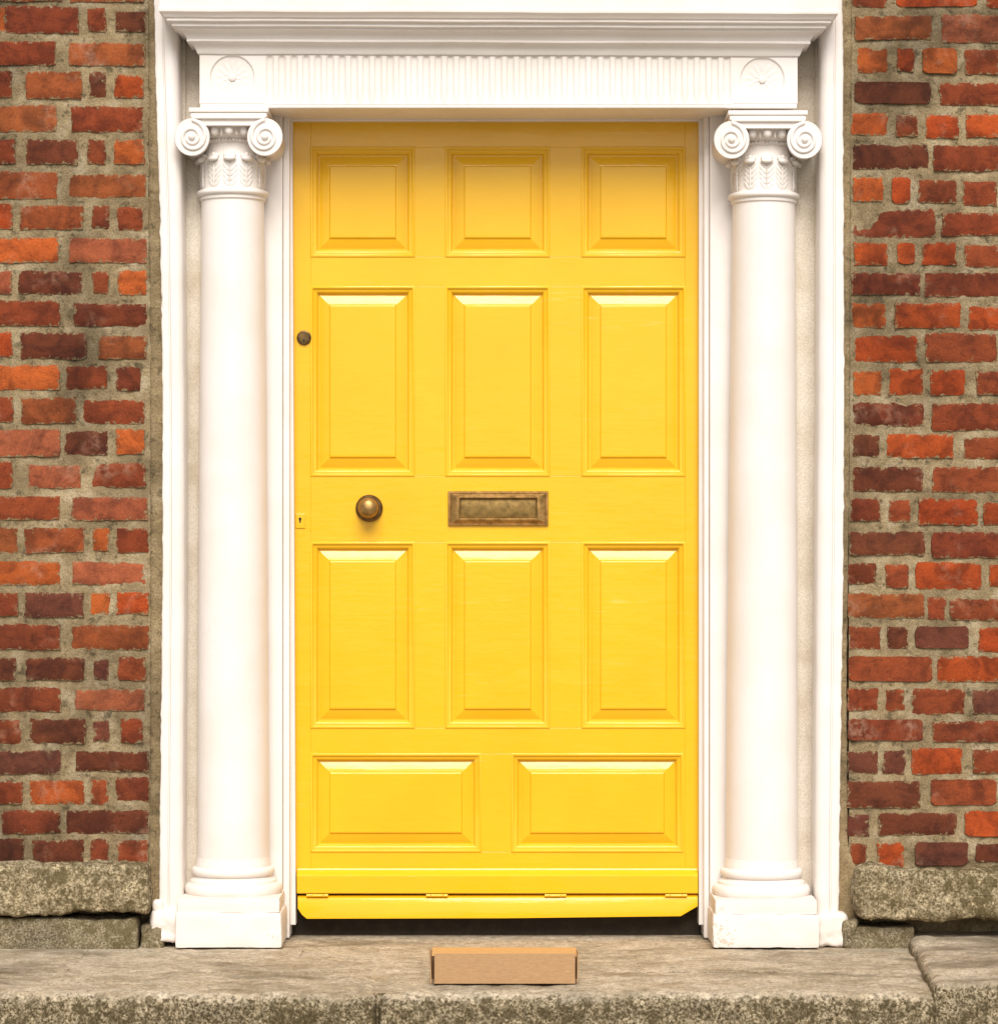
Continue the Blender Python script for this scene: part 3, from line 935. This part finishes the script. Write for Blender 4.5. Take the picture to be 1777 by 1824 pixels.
def column(pxt, pxb, dy, label):
    """pxt/pxb: photo x of the shaft's axis at top and bottom, dy: how many px lower it sits at the top"""
    yc = 0.06
    cx = X(pxb, yc)
    zt = lambda py: Z(py + dy, -0.018)
    zb = lambda py: Z(py + dy * 0.6, -0.04)
    root = empty('column', (cx, yc, 0), label, 'column', 'white columns beside the door')
    lean = (X(pxt, yc) - X(pxb, yc)) / 1.9
    parts = []
    l = lambda px: L(px, yc)
    # plinth in two blocks
    hw = L(95, -0.07)
    f0 = -0.072
    parts.append(rock('plinth', cx - hw, cx + hw, f0, 0.118, 0.0, Z(1626 + dy * .6, f0), M_worn, None, 0.011, 0.006, 0.0022, 14, int(pxt)))
    hw2 = L(91, -0.06)
    parts.append(rock('plinth', cx - hw2, cx + hw2, f0 + 0.005, 0.116, Z(1625 + dy * .6, f0) - 0.003, Z(1600 + dy * .6, f0 + .005), M_worn, None, 0.011, 0.004, 0.0012, 14, int(pxt) + 3))
    # moulded base
    prof = []
    def torus(py0, py1, r, bul, n=9):
        for i in range(n):
            a = math.pi * i / (n - 1)
            prof.append((l(r) + l(bul) * math.sin(a), zb(py1 + (py0 - py1) * (1 - math.cos(a)) / 2)))
    prof.append((0.02, zb(1602))); prof.append((l(80), zb(1602)))
    torus(1579, 1601, 79, 8.5)
    prof += [(l(79), zb(1578)), (l(77.5), zb(1577.5)), (l(77), zb(1574)), (l(72.5), zb(1571)), (l(69), zb(1568.5)), (l(68), zb(1566.5))]
    torus(1550, 1566, 67.5, 6)
    prof += [(l(67), zb(1549.5)), (l(67), zb(1547)), (l(65.5), zb(1542)), (l(64.3), zb(1533)), (0.02, zb(1530))]
    parts.append(lathe('base', prof, cx, yc, M_white, None, 64))
    # shaft with a little entasis
    ps = []
    N = 26
    for i in range(N + 1):
        t = i / N
        py = 1538 + (352 - 1538) * t
        r = 64 - 8.2 * (t ** 1.5)
        ps.append((l(r), (zb(py) * (1 - t) + zt(py) * t)))
    parts.append(lathe('shaft', ps, cx, yc, M_white, None, 72))
    # capital
    pc = [(0.02, zt(354)), (l(55.7), zt(354)), (l(56.5), zt(352)), (l(58.5), zt(351)), (l(59), zt(348)), (l(58.5), zt(345.5))]
    for i in range(9):
        a = math.pi * i / 8
        pc.append((l(58.5) + l(6) * math.sin(a), zt(345 + (333.5 - 345) * (1 - math.cos(a)) / 2)))
    pc += [(l(57), zt(333)), (l(56), zt(331)), (l(56), zt(300)), (l(57), zt(284)), (l(55), zt(276)), (l(52), zt(262)), (l(52), zt(252)),
           (l(55), zt(251)), (l(56.5), zt(249)), (l(55), zt(247)), (l(56), zt(246)), (l(62), zt(241)), (l(71), zt(231)), (l(75), zt(222)), (l(75), zt(214)), (0.02, zt(212))]
    cap = lathe('capital', pc, cx, yc, M_white, None, 64)
    parts.append(cap)
    subs = []
    yv = -0.058
    sx = lambda px: L(px, yv)
    czv = Z(243.5 + dy, yv)
    # abacus: two stepped slabs
    bm = bmesh.new()
    bm_box(bm, cx - sx(71), cx + sx(71), yv + 0.004, 0.118, Z(198.5 + dy, yv), Z(190.6 + dy, yv), 0.0018)
    bm_box(bm, cx - sx(68), cx + sx(68), yv + 0.008, 0.117, Z(207 + dy, yv), Z(198.6 + dy, yv), 0.0018)
    subs.append(from_bm('abacus', bm, M_white))
    # band joining the scrolls
    bm = bmesh.new()
    bm_box(bm, cx - sx(64), cx + sx(64), yv + 0.005, 0.116, Z(223 + dy, yv), Z(206 + dy, yv), 0.002)
    bm_box(bm, cx - sx(66), cx + sx(66), yv - 0.003, yv + 0.02, Z(211.5 + dy, yv), Z(206.2 + dy, yv), 0.003, 3)
    bm_box(bm, cx - sx(40), cx + sx(40), yv - 0.001, yv + 0.02, Z(223.5 + dy, yv), Z(220 + dy, yv), 0.002, 2)
    subs.append(from_bm('scroll_band', bm, M_white))
    for s in (-1, 1):
        vx = cx + s * sx(65)
        r = sx(32.5)
        pv = [(r * 0.80, 0.105), (r * 0.86, 0.10), (r * 0.72, 0.04), (r * 0.86, -0.02), (r * 0.965, yv + 0.012), (r * 0.985, yv + 0.004), (r * 0.95, yv + 0.001), (r * 0.6, yv + 0.002), (r * 0.3, yv + 0.001), (0, yv)]
        vs, fs = lathe_data([(a * 1.0, b) for (a, b) in pv], vx, 0, 48, 'Y', czv)
        vs = [(p[0], p[1], czv + (p[2] - czv) * 1.06) for p in vs]
        v2, f2 = spiral_ridge(vx, czv, yv + 0.001, -s * -1, r * 0.89, r * 0.30, 1.7, r * 0.115, r * 0.08)
        k0 = len(vs)
        vs += v2; fs += [tuple(i + k0 for i in f) for f in f2]
        bm = bmesh.new()
        bv = [bm.verts.new(v) for v in vs]
        for f in fs: bm.faces.new([bv[i] for i in f])
        bm_ellipsoid(bm, (vx, yv, czv), (r * 0.2, 0.009, r * 0.2), None, 14, 10)
        bmesh.ops.remove_doubles(bm, verts=bm.verts, dist=1e-6)
        subs.append(from_bm('volute', bm, M_white, None, 45))
    # egg and dart
    for k in (-2, -1, 0, 1, 2):
        a = R(-90 + k * 21)
        rr = l(70)
        bm = bmesh.new()
        rot = Matrix.Rotation(a + R(90), 3, 'Z') @ Matrix.Rotation(R(-18), 3, 'X')
        bm_ellipsoid(bm, (cx + rr * math.cos(a), yc + rr * math.sin(a), zt(232)), (l(8.8), l(9), l(11.5)), rot, 12, 8)
        subs.append(from_bm('egg', bm, M_white, None, 60))
        if k < 2:
            a2 = a + R(10.5)
            bm = bmesh.new()
            rot = Matrix.Rotation(a2 + R(90), 3, 'Z') @ Matrix.Rotation(R(-18), 3, 'X')
            bm_ellipsoid(bm, (cx + rr * math.cos(a2), yc + rr * math.sin(a2), zt(235)), (l(2.2), l(6), l(10)), rot, 6, 6)
            subs.append(from_bm('dart', bm, M_white, None, 60))
    bm = bmesh.new()
    for k in range(-11, 12):
        a = R(-90 + k * 6.2)
        rr = l(57)
        bm_ellipsoid(bm, (cx + rr * math.cos(a), yc + rr * math.sin(a), zt(248)), (l(2.7), l(2.7), l(2.5)), None, 6, 4)
    subs.append(from_bm('bead_row', bm, M_white, None, 60))
    # leaf collar: twelve carved leaves with curled tips
    lm = bpy.data.meshes.new('leaf')
    b = bmesh.new()
    r0 = l(56)
    def on(aoff, py, out):   # point on the collar in the leaf's own frame (facing -Y)
        rr = r0 + l(out)
        return (rr * math.sin(aoff), -rr * math.cos(aoff), zt(py) - zt(310))
    for (py, tilt) in ((327, 32), (318, 34), (309, 36), (300, 38), (291, 40)):
        for s in (-1, 1):
            c = on(s * R(7.0), py - 4, 0.6)
            bm_ellipsoid(b, c, (l(3.0), l(1.6), l(9.5)), Matrix.Rotation(s * R(6), 3, 'Z') @ Matrix.Rotation(s * R(tilt), 3, 'Y'), 6, 5)
    bm_ellipsoid(b, on(0, 308, 0.8), (l(1.6), l(2.6), l(25)), None, 6, 6)
    bm_ellipsoid(b, on(0, 281, 5.0), (l(11.5), l(7), l(5)), Matrix.Rotation(R(20), 3, 'X'), 10, 6)
    bm_ellipsoid(b, on(R(-6), 276, 1.5), (l(5.5), l(4), l(5)), None, 7, 5)
    bm_ellipsoid(b, on(R(6), 276, 1.5), (l(5.5), l(4), l(5)), None, 7, 5)
    bm_ellipsoid(b, on(0, 275, 2.5), (l(5.5), l(4), l(6)), None, 7, 5)
    bmesh.ops.recalc_face_normals(b, faces=b.faces)
    b.to_mesh(lm); b.free()
    for k in range(12):
        o = link('leaf', lm, M_white, None, 60)
        o.location = (cx, yc, zt(310)); o.rotation_euler = (0, 0, R(k * 30 + (0 if True else 15)))
        subs.append(o)
    for p in parts:
        adopt(p, root)
    for s_ in subs: s_.parent = cap      # capital's own frame is the world frame here
    # the slight lean of the old shaft
    if abs(lean) > 1e-5:
        cap.location.x += lean * 1.8
        for p in parts:
            if p.name.startswith('shaft'):
                for v in p.data.vertices: v.co.x += lean * v.co.z
    return root
column(414.5, 415.5, 0, 'white ionic column with scrolled capital, on the doorknob side')
column(1360, 1355.5, 5, 'white ionic column with scrolled capital, far from the doorknob')

# ------------------------------------------------------------------ the yellow door
yd = 0.17
door = empty('door', (X(884, yd), yd, 0.05), 'bright yellow glossy panelled front door with brass knob and letterbox', 'door')
dx0, dx1 = 518, 1247
cols = [(553.5, 738), (793.5, 978.5), (1036, 1220)]
rows = [(262, 457), (510, 848), (966, 1297)]
r4 = (1343, 1518); c4 = [(553.5, 856), (911, 1216)]
def dbox(name, a, b, c, d, yoff=0.0, bev=0.0007, parent=door):
    return box(name, X(a, yd), X(b, yd), yd + yoff, yd + 0.045, Z(d, yd), Z(c, yd), M_yellow, parent, bev)
dbox('stile', dx0, 553.5, 205, 1590)
dbox('stile', 1220, dx1, 205, 1590)
for (c, d) in ((205, 262), (457, 510), (848, 966), (1297, 1343), (1518, 1590)):
    dbox('rail', 553.5, 1220, c, d, 0.0003)
for (c, d) in rows:
    dbox('muntin', 738, 793.5, c, d, 0.0001)
    dbox('muntin', 978.5, 1036, c, d, 0.0001)
dbox('muntin', 856, 911, r4[0], r4[1], 0.0001)
dbox('muntin', 1216, 1220, r4[0], r4[1], 0.0002, 0.0)
def panel(a, b, c, d):
    x0, x1, z0, z1 = X(a, yd), X(b, yd), Z(d, yd), Z(c, yd)
    def ring(i, dep):
        q = L(i, yd)
        return (x0 + q, x1 - q, z0 + q, z1 - q, yd + dep)
    fld = rings('panel', [ring(13.5, 0.030), ring(13.5, 0.0142), ring(15.5, 0.0140), ring(21, 0.0110), ring(27, 0.0084), ring(31, 0.0070), ring(32.6, 0.0067), ring(34.0, 0.0030), ring(35, 0.0023), ring(37, 0.0021)], M_yellow, door, True, 3)
    mo = [ring(-1.0, 0.0005), ring(-0.8, -0.0012), ring(0.2, -0.0022), ring(1.6, -0.0026), ring(3.0, -0.0020), ring(4.0, -0.0004), ring(4.3, 0.0022), ring(5.2, 0.0026)]
    for k in range(1, 8):
        t = k / 7 * math.pi / 2
        mo.append(ring(5.2 + 7.0 * math.sin(t) , 0.0026 + 0.0095 * (1 - math.cos(t))))
    mo += [ring(13.2, 0.0125), ring(13.7, 0.0150)]
    m = rings('moulding', mo, M_yellow, None, False, 35)
    m.parent = fld
    return fld
for (c, d) in rows:
    for (a, b) in cols: panel(a, b, c, d)
for (a, b) in c4: panel(a, b, *r4)
# weatherboard: sloped top
yw = yd - 0.022
def prism_x(name, sec, x0, x1, mat, parent):
    n = len(sec)
    vs = [(x0, y, z) for (y, z) in sec] + [(x1, y, z) for (y, z) in sec]
    fs = [tuple(range(n - 1, -1, -1)), tuple(range(n, 2 * n))] + [(i, (i + 1) % n, n + (i + 1) % n, n + i) for i in range(n)]
    bm = bmesh.new()
    bv = [bm.verts.new(v) for v in vs]
    for f in fs: bm.faces.new([bv[i] for i in f])
    return from_bm(name, bm, mat, parent, 30)
wb = prism_x('weatherboard', [(yd + 0.004, Z(1547, yd)), (yd - 0.003, Z(1547.5, yd)), (yd - 0.004, Z(1549.5, yd)), (yd - 0.008, Z(1552, yd)), (yw + 0.003, Z(1558, yw)), (yw, Z(1561, yw)),
     (yw, Z(1591, yw)), (yw + 0.002, Z(1592.3, yw)), (yd + 0.004, Z(1592.3, yw))], X(529, yw), X(1243, yw), M_yellow, door)
# hinged draught flap, leaning out at the foot
fl_top, fl_bot = 1598.5, 1637
ya, yb2 = yd - 0.022, yd - 0.034
def flap_pt(px, py):
    t = (py - fl_top) / (fl_bot - fl_top)
    y = ya + (yb2 - ya) * t
    return Vector((X(px, y), y, Z(py, y)))
out = [(530, 1600.5), (1242.5, 1598.5), (1242.5, 1615), (1212, 1633), (900, 1636), (546, 1637.5), (537, 1630), (530, 1619)]
bm = bmesh.new()
a = [bm.verts.new(flap_pt(*p)) for p in out]
bq = [bm.verts.new(flap_pt(*p) + Vector((0, 0.016, 0.006))) for p in out]
fr = bm.faces.new(a); bm.faces.new(bq[::-1])
for i in range(len(out)): bm.faces.new((a[i], bq[i], bq[(i + 1) % len(out)], a[(i + 1) % len(out)]))
bmesh.ops.bevel(bm, geom=list(fr.edges), offset=0.002, segments=2, affect='EDGES', profile=0.5)
flap = from_bm('draught_flap', bm, M_yellow, door, 35)
for hx in (565, 778, 989, 1204):
    bm = bmesh.new()
    for k, wd in ((-1, 8), (0, 21), (1, 8)):
        c = X(hx + k * 15.2, yw - .004)
        q = bmesh.ops.create_cone(bm, cap_ends=True, segments=12, radius1=0.0040, radius2=0.0040, depth=L(wd, yw))
        bmesh.ops.transform(bm, matrix=Matrix.Translation((c, yw - 0.003, Z(1595.3, yw))) @ Matrix.Rotation(R(90), 4, 'Y'), verts=q['verts'])
    h = from_bm('hinge', bm, M_yellow, None, 40)
    h.parent = flap
# letterbox
lb = lambda a, b, c, d, dep: (X(a, yd), X(b, yd), Z(d, yd), Z(c, yd), yd + dep)
plate = rings('letterbox', [lb(798, 976, 875, 936, 0.002), lb(798, 976, 875, 936, -0.006), lb(799, 975, 876, 935, -0.0078), lb(801.5, 972.5, 878.2, 932.7, -0.0082), lb(802.5, 971.5, 879, 932, -0.0064),
      lb(804, 970, 880.2, 930.8, -0.0078), lb(813, 961, 884.5, 926.5, -0.0132), lb(816.5, 957.5, 886.2, 924.8, -0.0136), lb(818.5, 955.5, 887.6, 923.4, -0.0120), lb(819, 955, 888, 923, -0.0012)], M_brass, door, True, 30)
fp = rings('letter_flap', [lb(819.6, 954.4, 888.5, 922.5, -0.0014), lb(819.6, 954.4, 888.5, 922.5, -0.0034), lb(821.5, 952.5, 890, 921, -0.0044)], M_brass_flap, None, True, 30)
fp.parent = plate
# knob
kx_, kz_ = X(657.5, yd), Z(905.5, yd)
rose = lathe('knob', [(0.0345, yd + 0.002), (0.0345, yd - 0.006), (0.033, yd - 0.010), (0.0295, yd - 0.0125), (0.027, yd - 0.0125), (0.0245, yd - 0.016), (0.017, yd - 0.019), (0.0145, yd - 0.024), (0.0148, yd - 0.030)], kx_, 0, M_brass_dark, door, 40, 'Y', kz_)
kn = lathe('knob_ball', [(0.0140, yd - 0.028), (0.018, yd - 0.033), (0.0232, yd - 0.040), (0.0255, yd - 0.047), (0.0252, yd - 0.053), (0.0228, yd - 0.059), (0.0175, yd - 0.064), (0.0105, yd - 0.067), (0.004, yd - 0.0682), (0, yd - 0.0684)], kx_, 0, M_brass, None, 40, 'Y', kz_)
kn.parent = rose
# cylinder lock and keyhole plate
lx, lz = X(541.5, yd), Z(601.5, yd)
lock = lathe('lock_cylinder', [(0.0185, yd + 0.002), (0.0185, yd - 0.003), (0.0175, yd - 0.0055), (0.0150, yd - 0.0065), (0.0140, yd - 0.0058), (0.0132, yd - 0.0058), (0.0128, yd - 0.0068), (0, yd - 0.0070)], lx, 0, M_brass_dark, door, 32, 'Y', lz)
ks = box('key_slot', lx - 0.0016, lx + 0.0016, yd - 0.0078, yd - 0.004, lz - 0.0105, lz - 0.0035, M_black, None, 0.0006)
ks.parent = lock
ep = dbox('keyhole_plate', 526.5, 543.5, 915, 941, -0.0028, 0.0012)
bm = bmesh.new()
c0 = Vector((X(534.5, yd), yd - 0.0030, Z(924.5, yd)))
pts = [(0.0036 * math.cos(R(a)), 0.0040 * math.sin(R(a))) for a in range(-50, 231, 20)] + [(-0.0016, -0.009), (-0.0008, -0.0105), (0.0008, -0.0105), (0.0016, -0.009)]
a = [bm.verts.new((c0.x + p[0], c0.y, c0.z + p[1])) for p in pts]
b2 = [bm.verts.new((c0.x + p[0], c0.y + 0.002, c0.z + p[1])) for p in pts]
bm.faces.new(a)
for i in range(len(pts)): bm.faces.new((a[i], b2[i], b2[(i + 1) % len(pts)], a[(i + 1) % len(pts)]))
kh = from_bm('keyhole', bm, M_black, None, None)
kh.parent = ep

# ------------------------------------------------------------------ the parcel on the step
yp = -0.685
bw0, bw1 = X(771, yp), X(1026, yp)
BH, BD, TH = Z(1698.5, yp), 0.070, 0.003
zb0 = 0.0050
pc_ = empty('cardboard_box', ((bw0 + bw1) / 2, yp + BD / 2, zb0), 'low brown cardboard box with side flaps ajar standing on the granite step', 'box')
def card(name, x0, x1, y0, y1, z0, z1, bev=0.0011): return box(name, x0, x1, y0, y1, z0, z1, M_card, pc_, bev)
card('front_panel', bw0 + 0.0030, bw1 - 0.0022, yp, yp + TH, zb0, BH - 0.0005)
card('back_panel', bw0 - 0.0085, bw1 + 0.0045, yp + BD - TH, yp + BD, zb0, BH)
card('bottom_panel', bw0 + 0.001, bw1 - 0.001, yp + TH, yp + BD - TH, zb0, zb0 + TH)
# lid: hinged at the back, its front edge tucked just behind the front panel
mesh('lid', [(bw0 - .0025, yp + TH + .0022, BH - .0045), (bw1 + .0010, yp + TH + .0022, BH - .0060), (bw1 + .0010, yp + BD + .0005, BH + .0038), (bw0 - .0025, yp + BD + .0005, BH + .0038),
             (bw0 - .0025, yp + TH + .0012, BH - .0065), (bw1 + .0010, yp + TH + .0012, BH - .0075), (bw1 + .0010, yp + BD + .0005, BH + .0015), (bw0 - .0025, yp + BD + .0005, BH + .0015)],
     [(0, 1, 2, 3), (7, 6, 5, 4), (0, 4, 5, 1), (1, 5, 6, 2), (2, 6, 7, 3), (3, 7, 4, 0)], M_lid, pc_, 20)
# side walls and the outer flaps that stand a little open
for s, xe in ((-1, bw0), (1, bw1)):
    o_ = s
    card('side_panel', min(xe - o_ * .02, xe - o_ * (.02 + TH)), max(xe - o_ * .02, xe - o_ * (.02 + TH)), yp + TH + .001, yp + BD - TH - .001, zb0 + .001, BH - .006)
    for k, (top, bot) in enumerate(((0.0055, 0.0030),) if s < 0 else ((0.0026, 0.0016),)):
        t = 0.0022
        y0, y1 = yp + 0.004 + 0.006 * k, yp + BD - 0.001
        za, zz = zb0 + 0.0005, BH - 0.001 + 0.003 * k
        P = [(xe + o_ * bot, y0, za), (xe + o_ * (bot + t), y0, za), (xe + o_ * (bot + t + .002), y1, za), (xe + o_ * (bot + .002), y1, za),
             (xe + o_ * top, y0, zz), (xe + o_ * (top + t), y0, zz), (xe + o_ * (top + t + .003), y1, zz), (xe + o_ * (top + .003), y1, zz)]
        bm = bmesh.new()
        bv = [bm.verts.new(p) for p in P]
        for f in ((0, 1, 2, 3), (7, 6, 5, 4), (0, 4, 5, 1), (1, 5, 6, 2), (2, 6, 7, 3), (3, 7, 4, 0)): bm.faces.new([bv[i] for i in f])
        from_bm('side_flap', bm, M_card, pc_, 20)
